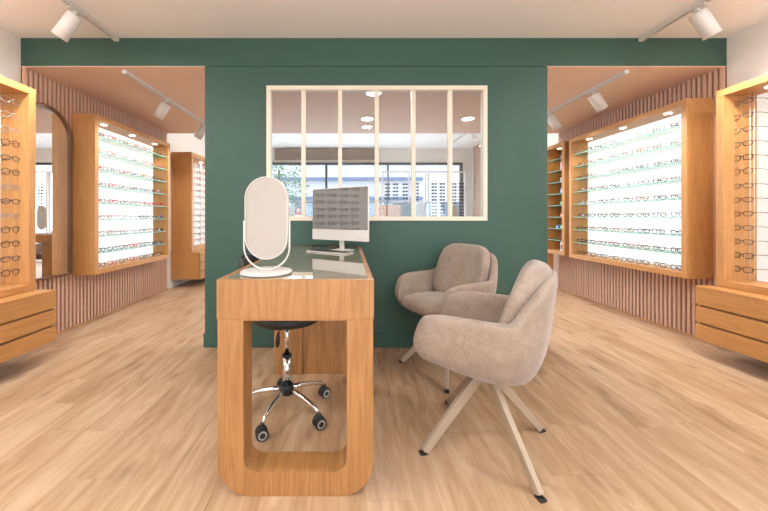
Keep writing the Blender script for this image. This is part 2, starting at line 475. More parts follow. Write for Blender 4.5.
# interior window
b = BM()
ft = 0.034
box(b, WX0, WX1, YW - 0.012, YW + 0.045, WZ1 - ft, WZ1, 0.002); box(b, WX0, WX1, YW - 0.012, YW + 0.045, WZ0, WZ0 + ft, 0.002)
box(b, WX0, WX0 + ft, YW - 0.012, YW + 0.045, WZ0 + ft, WZ1 - ft, 0.002); box(b, WX1 - ft, WX1, YW - 0.012, YW + 0.045, WZ0 + ft, WZ1 - ft, 0.002)
pw = (WX1 - WX0) / 6
for i in range(1, 6):
    x = WX0 + pw * i
    box(b, x - 0.016, x + 0.016, YW - 0.006, YW + 0.03, WZ0 + ft, WZ1 - ft, 0.002)
w1 = struct('window_1', b, 'cream')
for i in range(6):
    b = BM(); box(b, WX0 + pw * i + 0.012, WX0 + pw * (i + 1) - 0.012, YW + 0.015, YW + 0.021, WZ0 + ft - 0.005, WZ1 - ft + 0.005)
    struct('pane', b, 'pane_in', w1)

# back wall with storefront
b = BM()
SX0, SX1, SZ1 = -2.25, 2.82, 2.40
box(b, XL, SX0, YB, YB + 0.15, 0, ZCB); box(b, SX1, XR, YB, YB + 0.15, 0, ZCB); box(b, SX0, SX1, YB, YB + 0.15, SZ1, ZCB)
struct('wall_back', b, 'white')
b = BM()
box(b, SX0, SX1, YB - 0.02, YB + 0.06, SZ1 - 0.055, SZ1)
box(b, SX0, SX0 + 0.05, YB - 0.02, YB + 0.06, 0, SZ1 - 0.055); box(b, SX1 - 0.06, SX1, YB - 0.02, YB + 0.06, 0, SZ1 - 0.055)
box(b, -0.59, -0.535, YB - 0.02, YB + 0.06, 0.055, SZ1 - 0.055); box(b, 0.95, 0.985, YB - 0.02, YB + 0.06, 0.055, SZ1 - 0.055)
box(b, SX0 + 0.05, SX1 - 0.06, YB - 0.02, YB + 0.06, 0, 0.055)
w2 = struct('window_2', b, 'darkmetal')
for x0, x1 in ((SX0 + 0.05, -0.59), (-0.535, 0.95), (0.985, SX1 - 0.06)):
    b = BM(); box(b, x0, x1, YB + 0.02, YB + 0.026, 0.055, SZ1 - 0.055); struct('pane', b, 'pane', w2)
b = BM(); box(b, -1.82, 0.72, YB - 0.12, YB, 2.47, 2.725, 0.004); struct('beam_back', b, 'beam')

# shop front behind the camera
b = BM()
RX0, RX1, RZ0, RZ1 = -2.2, 2.6, 0.25, 2.30
box(b, XL, RX0, YF - 0.15, YF, 0, ZC); box(b, RX1, XR, YF - 0.15, YF, 0, ZC)
box(b, RX0, RX1, YF - 0.15, YF, RZ1, ZC); box(b, RX0, RX1, YF - 0.15, YF, 0, RZ0)
struct('wall_rear', b, 'white')
b = BM()
for x in (RX0 + 0.025, -0.6, 1.0, RX1 - 0.025): box(b, x - 0.025, x + 0.025, YF - 0.1, YF - 0.04, RZ0, RZ1)
box(b, RX0, RX1, YF - 0.1, YF - 0.04, RZ0, RZ0 + 0.05); box(b, RX0, RX1, YF - 0.1, YF - 0.04, RZ1 - 0.05, RZ1)
w3 = struct('window_3', b, 'cream')
b = BM(); box(b, RX0 + 0.05, RX1 - 0.05, YF - 0.075, YF - 0.07, RZ0 + 0.05, RZ1 - 0.05); struct('pane', b, 'pane', w3)

# ------------------------------------------------------------------ outside
b = BM(); box(b, -14, 14, YB + 0.15, 24, -0.2, -0.02); struct('ground', b, 'asphalt')
b = BM(); box(b, -14, 14, -20, YF - 0.15, -0.2, -0.02); struct('ground_rear', b, 'asphalt')  # unseen ground, added to block sky light from below the horizon
fac = thing('street_building', (0, 15, -0.02), 'pale building across the street with blue shop bands behind the storefront', 'building')
b = BM(); box(b, -9, 9, 15, 17, -0.02, 9); obj('facade', b, 'facade', fac)
for z0, z1 in ((1.85, 1.98), (2.75, 2.88)):
    b = BM(); box(b, -5.2, 3.4, 14.8, 15, z0, z1); obj('shop_band', b, 'facadeblue', fac)
for i in range(7):
    x = -6.2 + i * 1.75
    b = BM(); box(b, x, x + 1.25, 14.93, 15, 0.3, 1.75); obj('shop_window', b, 'facadewin', fac)
    b = BM(); box(b, x, x + 1.0, 14.93, 15, 3.5, 4.9); obj('upper_window', b, 'facadewin', fac)
tr = thing('street_tree', (-2.3, 10.6, -0.02), 'leafy green tree on the pavement outside the storefront', 'tree')
b = BM(); tube(b, [(-2.3, 10.6, -0.02), (-2.28, 10.6, 0.9), (-2.35, 10.6, 1.7), (-2.3, 10.6, 2.6)], [0.07, 0.06, 0.05, 0.03]); obj('trunk', b, 'bark', tr)
b = BM()
for i in range(1500):
    d = V((random.gauss(0, 1), random.gauss(0, 1), random.gauss(0, 1))).normalized() * (random.random() ** 0.4)
    c = V((-2.3 + d.x * 1.0, 10.6 + d.y * 0.7, 1.95 + d.z * 1.2)); s = random.uniform(0.03, 0.06)
    a = V((random.gauss(0, 1), random.gauss(0, 1), random.gauss(0, 1))).normalized(); u, w = frame_of(a)
    b.faces.new([b.verts.new(c + u * s), b.verts.new(c + w * s * 0.5), b.verts.new(c - u * s), b.verts.new(c - w * s * 0.5)])
o = obj('foliage', b, 'leafgreen', tr); o['kind'] = 'stuff'

# ------------------------------------------------------------------ spectacles
def lens_outline(cy, cz, w, h, n, style):
    pts = []
    for k in range(n):
        t = 2 * PI * k / n; c, s = math.cos(t), math.sin(t)
        e = {'round': 2.0, 'oval': 2.3, 'square': 3.6}[style]
        r = (abs(c) ** e + abs(s) ** e) ** (-1 / e)
        y = c * r * w; z = s * r * h
        if style != 'round' and z < 0: y *= 1 - 0.12 * (-z / h)
        pts.append((y + cy, z + cz))
    return pts

def spec_bm(style, thick, n=16, seg=5):
    """returns frame, lens, temple meshes. front faces +X, rests on z=0"""
    w, h = {'round': (0.0245, 0.0225), 'oval': (0.0265, 0.018), 'square': (0.0265, 0.019)}[style]
    cy = 0.034; cz = h + thick
    fr = BM(); lenses = []; temples = []
    for s in (-1, 1):
        o = lens_outline(s * cy, cz, w, h, n, style)
        wrap = lambda y: -0.35 * y * y * 6
        tube(fr, [(wrap(y), y, z) for y, z in o], thick, seg=seg, closed=True)
        L = BM(); L.faces.new([L.verts.new((wrap(y) , y, z)) for y, z in o]); lenses.append(L)
        ey = s * (cy + w)
        tube(fr, [(wrap(ey), ey - s * 0.001, cz + h * 0.45), (-0.004, ey + s * 0.005, cz + h * 0.5), (-0.011, ey + s * 0.0055, cz + h * 0.5)], thick * 1.1, seg=5)
        T = BM()
        e0 = ey + s * 0.0055
        tube(T, [(-0.009, e0, cz + h * 0.5), (-0.05, e0, cz + h * 0.5), (-0.095, e0 - s * 0.003, cz + h * 0.42), (-0.118, e0 - s * 0.005, cz + h * 0.1), (-0.132, e0 - s * 0.008, cz - h * 0.5)],
             [thick * 0.9, thick * 0.8, thick * 0.9, thick * 1.1, thick * 0.9], seg=5)
        temples.append(T)
    b0 = cy - w
    tube(fr, [(0.001, -b0 - 0.001, cz + h * 0.35), (0.004, -b0 * 0.4, cz + h * 0.55), (0.004, b0 * 0.4, cz + h * 0.55), (0.001, b0 + 0.001, cz + h * 0.35)], thick, seg=5)
    return fr, lenses, temples

KINDS = [  # colour word, colour, style, thickness
    ('black', (0.012, 0.012, 0.014), 'square', 0.0027), ('tortoise', (0.16, 0.055, 0.02), 'oval', 0.0027),
    ('red', (0.62, 0.03, 0.03), 'square', 0.0030), ('thin black', (0.02, 0.02, 0.022), 'round', 0.0019),
    ('silver wire', (0.38, 0.37, 0.36), 'oval', 0.0019), ('navy blue', (0.03, 0.06, 0.20), 'square', 0.0027),
    ('pink', (0.62, 0.20, 0.20), 'round', 0.0027), ('dark grey', (0.05, 0.05, 0.06), 'oval', 0.0024),
    ('amber', (0.38, 0.14, 0.05), 'round', 0.0027)]
KM = {}
for c, rgb, st, th in KINDS:
    mt = plain('acetate_' + c.replace(' ', '_'), rgb, 0.25); M['ac_' + c] = mt
protos = {}; minis = {}; used = set()
def spec_root(ci, loc, rz, label, group, full=True, sun=False):
    c, rgb, st, th = KINDS[ci]; mt = 'ac_' + c
    if full:
        if ci not in protos:
            fr, ls, ts = spec_bm(st, th)
            r = thing('eyeglasses', loc, label, 'eyeglasses', group, rz)
            obj('frame_front', fr, mt, r, local=True)
            for L in ls: obj('lens', L, 'lens', r, local=True)
            for T in ts: obj('temple', T, mt, r, local=True)
            protos[ci] = r; return r
        return dup(protos[ci], loc, rz, label, group)
    if (ci, sun) not in minis:
        fr, ls, ts = spec_bm(st, th * (1.5 if sun else 1.25), n=12, seg=4)
        for T in ts: merge(fr, T)
        for f in fr.faces: f.material_index = 0
        for L in ls:
            for f in L.faces: f.material_index = 1
            merge(fr, L)
        o = obj('eyeglasses', fr, [mt, 'lens_dark' if sun else 'lens'], None); minis[(ci, sun)] = o
    else:
        o = minis[(ci, sun)].copy(); COL.objects.link(o)
    o.location = loc; o.rotation_euler = (0, 0, rz)
    return tag(o, label, 'eyeglasses', group)

ORD = ['first', 'second', 'third', 'fourth', 'fifth', 'sixth', 'seventh', 'eighth', 'ninth', 'tenth', 'eleventh', 'twelfth', 'thirteenth']

# ------------------------------------------------------------------ wall displays with glass shelves
def wall_display(side, y0, y1, z0, z1, xf, label, shelf_z, t=0.05, pucks=3, blk='backlit', shelves=True):
    """side -1: on the left wall opening towards +X; +1: on the right wall. xf = front plane"""
    xb = XL + 0.026 if side < 0 else XR - 0.026
    r = thing('wall_display', ((xb + xf) / 2, (y0 + y1) / 2, z0), label, 'display shelf')
    a, c = min(xb, xf), max(xb, xf)
    b = BM(); box(b, a, c, y0, y1, z1 - t, z1, 0.002); obj('top_panel', b, 'oak_y', r)
    b = BM(); box(b, a, c, y0, y1, z0, z0 + t, 0.002); obj('bottom_panel', b, 'oak_y', r)
    for ya, yb_ in ((y0, y0 + t * 0.9), (y1 - t * 0.9, y1)):
        b = BM(); box(b, a, c, ya, yb_, z0 + t, z1 - t, 0.002); obj('side_panel', b, 'oak_z', r)
    xi = xb - side * 0.016
    b = BM(); box(b, xb, xi, y0 + t * 0.9, y1 - t * 0.9, z0 + t, z1 - t); obj('back_panel', b, blk, r)
    for z in shelf_z:
        b = BM(); x0_, x1_ = xi, xf + side * 0.02
        box(b, min(x0_, x1_), max(x0_, x1_), y0 + t * 0.9 + 0.001, y1 - t * 0.9 - 0.001, z - 0.007, z)
        for f in b.faces:
            if abs(f.normal.z) < 0.5: f.material_index = 1
        obj('glass_shelf', b, ['shelf', 'shelfedge'], r)
    for i in range(pucks):
        y = y0 + (y1 - y0) * (i + 0.5) / pucks; x = (xf + xb) / 2 + (-side) * 0.03
        b = BM(); cyl(b, (x, y, z1 - t - 0.006), (x, y, z1 - t + 0.001), 0.028); obj('puck_light', b, 'puck', r)
        L = bpy.data.lights.new('puck', 'SPOT'); L.energy = 3.5; L.color = (1, 0.80, 0.56); L.spot_size = 2.4; L.spot_blend = 0.8; L.shadow_soft_size = 0.02
        o = bpy.data.objects.new('puck_lamp', L); COL.objects.link(o); o.location = (x, y, z1 - t - 0.012)
    return r

LZ = [1.845 - 0.1635 * i for i in range(8)]
wall_display(-1, 3.05, 4.33, 0.50, 2.035, -2.406, 'long oak display box of glass shelves, backlit, next to the arched wall mirror', LZ)
RZ_ = [1.834 - 0.1565 * i for i in range(8)]
wall_display(1, 2.67, 4.10, 0.537, 2.037, 2.80, 'wide oak display box of backlit glass shelves beside the tall drawer-based cabinet and narrow box', RZ_, pucks=3)
wall_display(1, 4.19, 4.62, 0.546, 2.037, 2.80, 'narrow oak display box with glass shelves holding small coloured boxes', RZ_, pucks=1, blk='oak_z')

def shelfname(i): return 'on the wooden base' if i == 8 else ('on the top glass shelf' if i == 0 else 'on the %s glass shelf down' % ORD[i])
rowsL = [[0, 2, 1, 6, 6, 8, 7], [3, 2, 7, 3, 6, 2, 6], [2, 3, 2, 0, 8, 3, 7], [7, 2, 3, 1, 7, 0, 6], [0, 2, 1, 7, 6, 2, 2],
         [7, 6, 3, 4, 0, 7, 5], [3, 8, 1, 4, 7, 6, 0], [0, 5, 7, 2, 3, 5, 7], [0, 2, 1, 2, 5, 0, 1]]
for i in range(9):
    z = (LZ[i] if i < 8 else 0.55) + 0.0005
    for j in range(7):
        y = 3.185 + j * 0.1685 + random.uniform(-0.008, 0.008)
        ci = rowsL[i][j]
        lab = '%s glasses, %s from the arched mirror end, %s of the display beside it' % (KINDS[ci][0], ORD[j], shelfname(i))
        if len(lab.split()) > 16: lab = '%s glasses, %s from the arched mirror, %s beside it' % (KINDS[ci][0], ORD[j], shelfname(i))
        spec_root(ci, (-2.458, y, z), random.uniform(-0.12, 0.12), lab, 'glasses in the display by the arched mirror')
rr = random.Random(11)
for i in range(9):
    z = (RZ_[i] if i < 8 else 0.587) + 0.0005
    for j in range(8):
        if (i, j) in ((2, 5), (0, 3)): continue
        y = 2.80 + j * 0.1665 + rr.uniform(-0.008, 0.008)
        ci = rr.choice([7, 3, 4, 3, 1, 8, 7, 0] if i < 5 else [0, 7, 1, 3, 0, 1, 5, 7])
        lab = '%s glasses, %s from the drawer cabinet, %s, wide display' % (KINDS[ci][0], ORD[j], shelfname(i))
        spec_root(ci, (2.852, y, z), PI + rr.uniform(-0.12, 0.12), lab, 'glasses in the wide display on the right wall')

# small coloured items in the narrow display
items = [(0, 'black', 0.05, 'black'), (1, 'pinkp', 0.11, 'pink'), (2, 'paper', 0.05, 'white'), (3, 'bluep', 0.07, 'blue'),
         (4, 'greenp', 0.055, 'green'), (5, 'red', 0.05, 'red'), (6, 'bluep', 0.045, 'dark blue'), (6, 'greenp', 0.05, 'bright green'), (8, 'paper', 0.12, 'white')]
for q, (i, m, h, w) in enumerate(items):
    z = RZ_[i] if i < 8 else 0.5965; y = 4.285 + (0.09 if w == 'dark blue' else 0); x = 2.855
    r = thing('product_box', (x, y, z), '%s product box %s in the narrow display' % (w, shelfname(i)), 'box', 'small boxes in the narrow display', rr.uniform(-0.3, 0.3))
    b = BM(); box(b, -0.025, 0.025, -0.03, 0.03, 0, h, 0.002); obj('carton', b, m, r, local=True)
    b = BM(); box(b, -0.0262, -0.0249, -0.018, 0.018, h * 0.25, h * 0.7); obj('label_panel', b, 'metalwhite' if m != 'paper' else 'darkmetal', r, local=True)

# ------------------------------------------------------------------ tall cabinets with rods, above drawer units
def tall_cabinet(side, y0, y1, xf, z0, z1, label, cols, blk='backlit_soft', t=0.05):
    xb = XL + 0.003 if side < 0 else XR - 0.003
    r = thing('display_cabinet', ((xb + xf) / 2, (y0 + y1) / 2, z0), label, 'display cabinet')
    a, c = min(xb, xf), max(xb, xf)
    b = BM(); box(b, a, c, y0, y1, z1 - t, z1, 0.002); obj('top_panel', b, 'oak_y', r)
    b = BM(); box(b, a, c, y0, y1, z0, z0 + t, 0.002); obj('bottom_panel', b, 'oak_y', r)
    for ya, yb_ in ((y0, y0 + t), (y1 - t, y1)):
        b = BM(); box(b, a, c, ya, yb_, z0 + t, z1 - t, 0.002); obj('side_panel', b, 'oak_z', r)
    xi = xb - side * 0.02
    b = BM(); box(b, xb, xi, y0 + t, y1 - t, z0 + t, z1 - t); obj('back_panel', b, blk, r)
    n = max(1, round((y1 - y0) / 0.5))
    for i in range(n):
        y = y1 - 0.22 - i * 0.45
        if y < y0 + 0.1: break
        x = (xf + xb) / 2
        b = BM(); cyl(b, (x, y, z1 - t - 0.006), (x, y, z1 - t + 0.001), 0.03); obj('puck_light', b, 'puck', r)
        L = bpy.data.lights.new('puck', 'SPOT'); L.energy = 3.5; L.color = (1, 0.80, 0.56); L.spot_size = 2.4; L.spot_blend = 0.8; L.shadow_soft_size = 0.02
        o = bpy.data.objects.new('puck_lamp', L); COL.objects.link(o); o.location = (x, y, z1 - t - 0.012)
    for y in cols:
        b = BM(); xr = xf + side * 0.155
        for s in (-0.012, 0.012): cyl(b, (xr, y + s, z0 + t), (xr, y + s, z1 - t), 0.003, seg=8)
        obj('rod', b, 'rod', r)
    return r

def drawer_unit(side, y0, y1, xf, z0, z1, label):
    xb = XL + 0.003 if side < 0 else XR - 0.003
    r = thing('drawer_unit', ((xb + xf) / 2, (y0 + y1) / 2, z0), label, 'drawers')
    f = xf + side * 0.02
    a, c = min(xb, f), max(xb, f)
    b = BM(); box(b, a, c, y0 + 0.0205, y1 - 0.0205, z0 + 0.004, z1 - 0.022); obj('carcass', b, 'groove', r)
    b = BM(); box(b, min(xb, xf), max(xb, xf), y0, y1, z1 - 0.022, z1, 0.002); obj('top_panel', b, 'oak_y', r)
    for ya, yb_ in ((y0, y0 + 0.02), (y1 - 0.02, y1)):
        b = BM(); box(b, min(xb, f + side * 0.006), max(xb, f + side * 0.006), ya, yb_, z0 + 0.001, z1 - 0.022, 0.001); obj('side_panel', b, 'oak_y', r)
    gap = 0.017; hh = (z1 - 0.0225 - z0 + gap) / 3
    for i in range(3):
        b = BM(); za = z0 + hh * i
        box(b, min(xf, f), max(xf, f), y0 + 0.001, y1 - 0.001, za, za + hh - gap, 0.0015); obj('drawer', b, 'oak_y', r)
    return r

tall_cabinet(-1, 0.55, 2.364, -2.298, 0.515, 1.985, 'tall oak eyewear cabinet in front of the arched mirror, above floating drawers', (2.25, 1.70, 1.52, 1.34, 1.16))
drawer_unit(-1, 0.45, 2.364 + 0.02, -2.166, 0.14, 0.513, 'floating three-drawer oak unit under the cabinet in front of the arched mirror')
tall_cabinet(1, 0.7, 2.44, 2.78, 0.529, 2.002, 'tall oak eyewear cabinet standing beside the wide wall display, above floating drawers', (2.345,))
drawer_unit(1, 0.6, 2.46, 2.645, 0.128, 0.527, 'floating three-drawer oak unit under the tall cabinet beside the wide wall display')
tall_cabinet(-1, 4.80, 6.1, -2.345, 0.521, 2.02, 'tall oak eyewear cabinet farthest down the passage with the arched mirror', (5.20, 5.42))
drawer_unit(-1, 4.79, 6.12, -2.21, 0.12, 0.519, 'oak drawer unit under the farthest cabinet in the passage with the arched mirror')
drawer_unit(1, 4.80, 6.0, 2.79, 0.12, 1.05, 'plain oak drawer cabinet standing past the narrow display box')

order = [7, 0, 3, 7, 4, 0, 7, 3, 0, 7, 4, 0, 3]
zz = lambda i: 1.862 - 0.1005 * i - 0.02
def mount(ci, x, y, z, rz, lab, grp):
    return spec_root(ci, (x, y, z), rz, lab, grp)
lc = [4, 4, 4, 3, 7, 3, 4, 7, 4, 3, 3, 7, 3]
cn = ['the cabinet column next to the arched mirror'] + ['the %s cabinet column from the arched mirror' % w for w in ('second', 'third', 'fourth', 'fifth')]
for k, y in enumerate((2.25, 1.70, 1.52, 1.34, 1.16)):
    for i in range(13):
        ci = (lc[i] if k == 0 else [0, 7, 0, 1, 0, 5, 0, 7, 0, 0, 1, 0, 7][(i + 3 * k) % 13])
        spec_root(ci, (-2.36, y, zz(i)), 0.0, '%s glasses, %s down %s' % (KINDS[ci][0], ORD[i], cn[k]), 'glasses in the tall cabinet before the arched mirror')
rc = [7, 7, 7, 7, 0, 3, 7, 1, 1, 7, 7, 0, 0]
for i in range(13):
    ci = rc[i]
    spec_root(ci, (2.86, 2.345, 1.885 - 0.1015 * i - 0.02), PI, '%s glasses, %s down in the tall cabinet beside the wide display' % (KINDS[ci][0], ORD[i]), 'glasses in the tall cabinet by the wide display')
fc = [6, 1, 2, 7, 1, 6, 7, 4, 0, 7, 7, 0, 7]
for k, y in enumerate((5.20, 5.42)):
    for i in range(13):
        ci = fc[(i + k) % 13]
        spec_root(ci, (-2.42, y, 1.87 - 0.1 * i - 0.02), 0.0, '%s glasses, %s down, %s column of the far passage cabinet' % (KINDS[ci][0], ORD[i], ['nearer', 'farther'][k]), 'glasses in the far cabinet of the passage', full=False)

# ------------------------------------------------------------------ arched wall mirror
r = thing('arched_mirror', (XL + 0.024, 2.763, 0.515), 'tall arched wall mirror with thin dark walnut frame on the slatted wall', 'mirror')
def arch(cy, hw, z0, z1, n=24):
    pts = [(cy - hw, z0), (cy + hw, z0)]
    for k in range(n + 1):
        t = PI * k / n; pts.append((cy + hw * math.cos(t), z1 - hw + hw * math.sin(t)))
    return pts
b = BM(); ringprism(b, arch(2.763, 0.257, 0.515, 2.02), arch(2.763, 0.240, 0.532, 2.003), 'x', XL + 0.024, XL + 0.056); obj('frame', b, 'walnut', r)
b = BM(); prism(b, arch(2.763, 0.242, 0.530, 2.005), 'x', XL + 0.026, XL + 0.040); obj('mirror_glass', b, 'mirror', r)

# ------------------------------------------------------------------ desk
DX0, DX1, DY0, DY1, DZ = -0.497, 0.094, 1.2075, 2.582, 0.815
r = thing('desk', ((DX0 + DX1) / 2, (DY0 + DY1) / 2, 0), 'long oak service desk with rounded loop leg and glass inset top, against the green wall', 'desk')
# apron: hollow rim under the glass
b = BM()
box(b, DX0, DX1, DY0, DY0 + 0.022, 0.667, DZ, 0.0015); obj('apron', b, 'desk_z', r)
b = BM(); box(b, DX0, DX1, DY1 - 0.022, DY1, 0.667, DZ, 0.0015); obj('back_rail', b, 'desk_x', r)
for x0 in (DX0, DX1 - 0.022):
    b = BM(); box(b, x0, x0 + 0.022, DY0 + 0.0225, DY1 - 0.0225, 0.667, DZ, 0.0015); obj('side_rail', b, 'desk_y', r)
b = BM(); box(b, DX0 + 0.0225, DX1 - 0.0225, DY0 + 0.0225, DY1 - 0.0225, 0.670, 0.796); obj('tray', b, 'desk_y', r)
b = BM(); box(b, DX0 + 0.0225, DX1 - 0.0225, DY0 + 0.0225, DY1 - 0.0225, 0.7965, DZ - 0.001); obj('glass_top', b, 'desktop', r)
def rrect(x0, x1, z0, z1, rad, n=10):
    """outline with rounded bottom corners, square top"""
    p = [(x1, z1), (x0, z1)]
    for k in range(n + 1):
        t = PI + PI / 2 * k / n; p.append((x0 + rad + rad * math.cos(t), z0 + rad + rad * math.sin(t)))
    for k in range(n + 1):
        t = 1.5 * PI + PI / 2 * k / n; p.append((x1 - rad + rad * math.cos(t), z0 + rad + rad * math.sin(t)))
    return p
b = BM()
outer = rrect(DX0 + 0.003, DX1 - 0.003, 0.0, 0.6665, 0.125); inner = rrect(DX0 + 0.100, DX1 - 0.102, 0.092, 0.660, 0.05)
ringprism(b, outer, inner, 'y', DY0 + 0.003, DY0 + 0.108)
for f in b.faces:
    if abs(f.normal.z) > 0.7: f.material_index = 1
o = obj('leg', b, ['desk_z', 'desk_y'], r); o['label'] = 'rounded loop end leg'
b = BM(); box(b, DX0, DX0 + 0.185, 2.14, 2.24, 0, 0.6665, 0.002); box(b, DX0 + 0.185, DX1, 2.155, 2.56, 0.0, 0.6665, 0.002)
obj('pedestal', b, 'desk_z', r)

# standing mirror on the desk (seen from its cream back)
def desk_mirror(loc, rz, label):
    r = thing('desk_mirror', loc, label, 'mirror', 'pill-shaped table mirrors', rz)
    b = BM(); lathe(b, [(0.1, 0), (0.107, 0.002), (0.107, 0.009), (0.104, 0.012), (0.06, 0.0125)]); obj('base', b, 'metalwhite', r, local=True)
    def pill(hw, z0, z1, n=20):
        p = []
        for k in range(n + 1): t = PI * k / n; p.append((hw * math.cos(t), z1 - hw + hw * math.sin(t)))
        for k in range(n + 1): t = PI + PI * k / n; p.append((hw * math.cos(t), z0 + hw + hw * math.sin(t)))
        return p
    b = BM(); prism(b, pill(0.088, 0.062, 0.400), 'y', -0.006, 0.004, bev=0.002, smooth=False); obj('mirror_plate', b, 'mirrorback', r, local=True)
    b = BM(); ringprism(b, pill(0.0925, 0.0575, 0.4045), pill(0.0885, 0.0615, 0.4005), 'y', -0.009, 0.009); obj('rim', b, 'metalwhite', r, local=True)
    b = BM(); prism(b, pill(0.087, 0.063, 0.399), 'y', 0.0045, 0.0065); obj('mirror_glass', b, 'mirror', r, local=True)
    b = BM(); pts = [(-0.0985, 0, 0.215), (-0.0985, 0, 0.115)]
    for k in range(21):
        t = PI + PI * k / 20; pts.append((0.0985 * math.cos(t), 0, 0.110 + 0.0945 * math.sin(t)))
    pts += [(0.0985, 0, 0.115), (0.0985, 0, 0.215)]
    tube(b, pts, 0.0038, seg=8)
    for s in (-1, 1): cyl(b, (s * 0.102, 0, 0.215), (s * 0.092, 0, 0.215), 0.004, seg=12)
    obj('yoke', b, 'metalwhite', r, local=True)
    return r
dm = desk_mirror((-0.346, 1.352, DZ), -0.10, 'cream pill-shaped table mirror standing on the near end of the front desk')

# ------------------------------------------------------------------ computer
def computer(loc, rz, label):
    r = thing('desktop_computer', loc, label, 'computer', None, rz)
    W, Z0, Z1 = 0.480, 0.072, 0.440
    b = BM(); box(b, -W / 2, W / 2, -0.006, 0.008, Z0, Z1, 0.003); obj('housing', b, 'alu', r, local=True)
    b = BM(); box(b, -W / 2 + 0.004, W / 2 - 0.004, -0.0075, -0.0062, Z0 + 0.076, Z1 - 0.004); obj('screen', b, 'screen', r, local=True)
    b = BM(); box(b, -W / 2, W / 2, -0.0078, -0.0062, Z0, Z0 + 0.073, 0.0005); obj('chin', b, 'metalwhite', r, local=True)
    b = BM(); prism(b, [(0.008, 0.20), (0.014, 0.20), (0.040, 0.006), (0.032, 0.004)], 'x', -0.018, 0.018)
    box(b, -0.065, 0.065, -0.05, 0.09, 0, 0.005, 0.001); obj('stand', b, 'alu', r, local=True)
    return r
ca = math.atan2(-0.27, 0.397)
comp = computer((-0.068, 2.25, DZ), ca, 'all-in-one computer with grey reflective screen and pale chin on the front desk')
r = thing('keyboard', (-0.13, 2.14, DZ), 'slim keyboard lying in front of the computer on the front desk', 'keyboard', None, ca)
b = BM(); box(b, -0.16, 0.16, -0.05, 0.05, 0.0, 0.008, 0.002); obj('body', b, 'alu', r, local=True)
b = BM()
for i in range(14):
    for j in range(5): box(b, -0.152 + i * 0.0218, -0.134 + i * 0.0218, -0.043 + j * 0.0175, -0.028 + j * 0.0175, 0.008, 0.0105)
o = obj('keys', b, 'black', r, local=True)
b = BM(); tube(b, [(-0.28, 2.47, DZ + 0.006), (-0.24, 2.45, DZ + 0.02), (-0.19, 2.48, DZ + 0.006), (-0.14, 2.5, DZ + 0.016), (-0.03, 2.46, DZ + 0.005), (0.03, 2.5, DZ + 0.018), (0.06, 2.44, DZ + 0.005)], 0.005, seg=6)
tag(obj('cable', b, 'black'), 'black cable lying behind the computer on the desk', 'cable')

# ------------------------------------------------------------------ armchairs
def catmull(P, n):
    out = []
    for i in range(len(P) - 1):
        p0, p1, p2, p3 = P[max(i - 1, 0)], P[i], P[i + 1], P[min(i + 2, len(P) - 1)]
        for k in range(n):
            t = k / n
            out.append(tuple(0.5 * (2 * b_ + (-a_ + c_) * t + (2 * a_ - 5 * b_ + 4 * c_ - d_) * t * t + (-a_ + 3 * b_ - 3 * c_ + d_) * t ** 3) for a_, b_, c_, d_ in zip(p0, p1, p2, p3)))
    out.append(tuple(P[-1])); return out

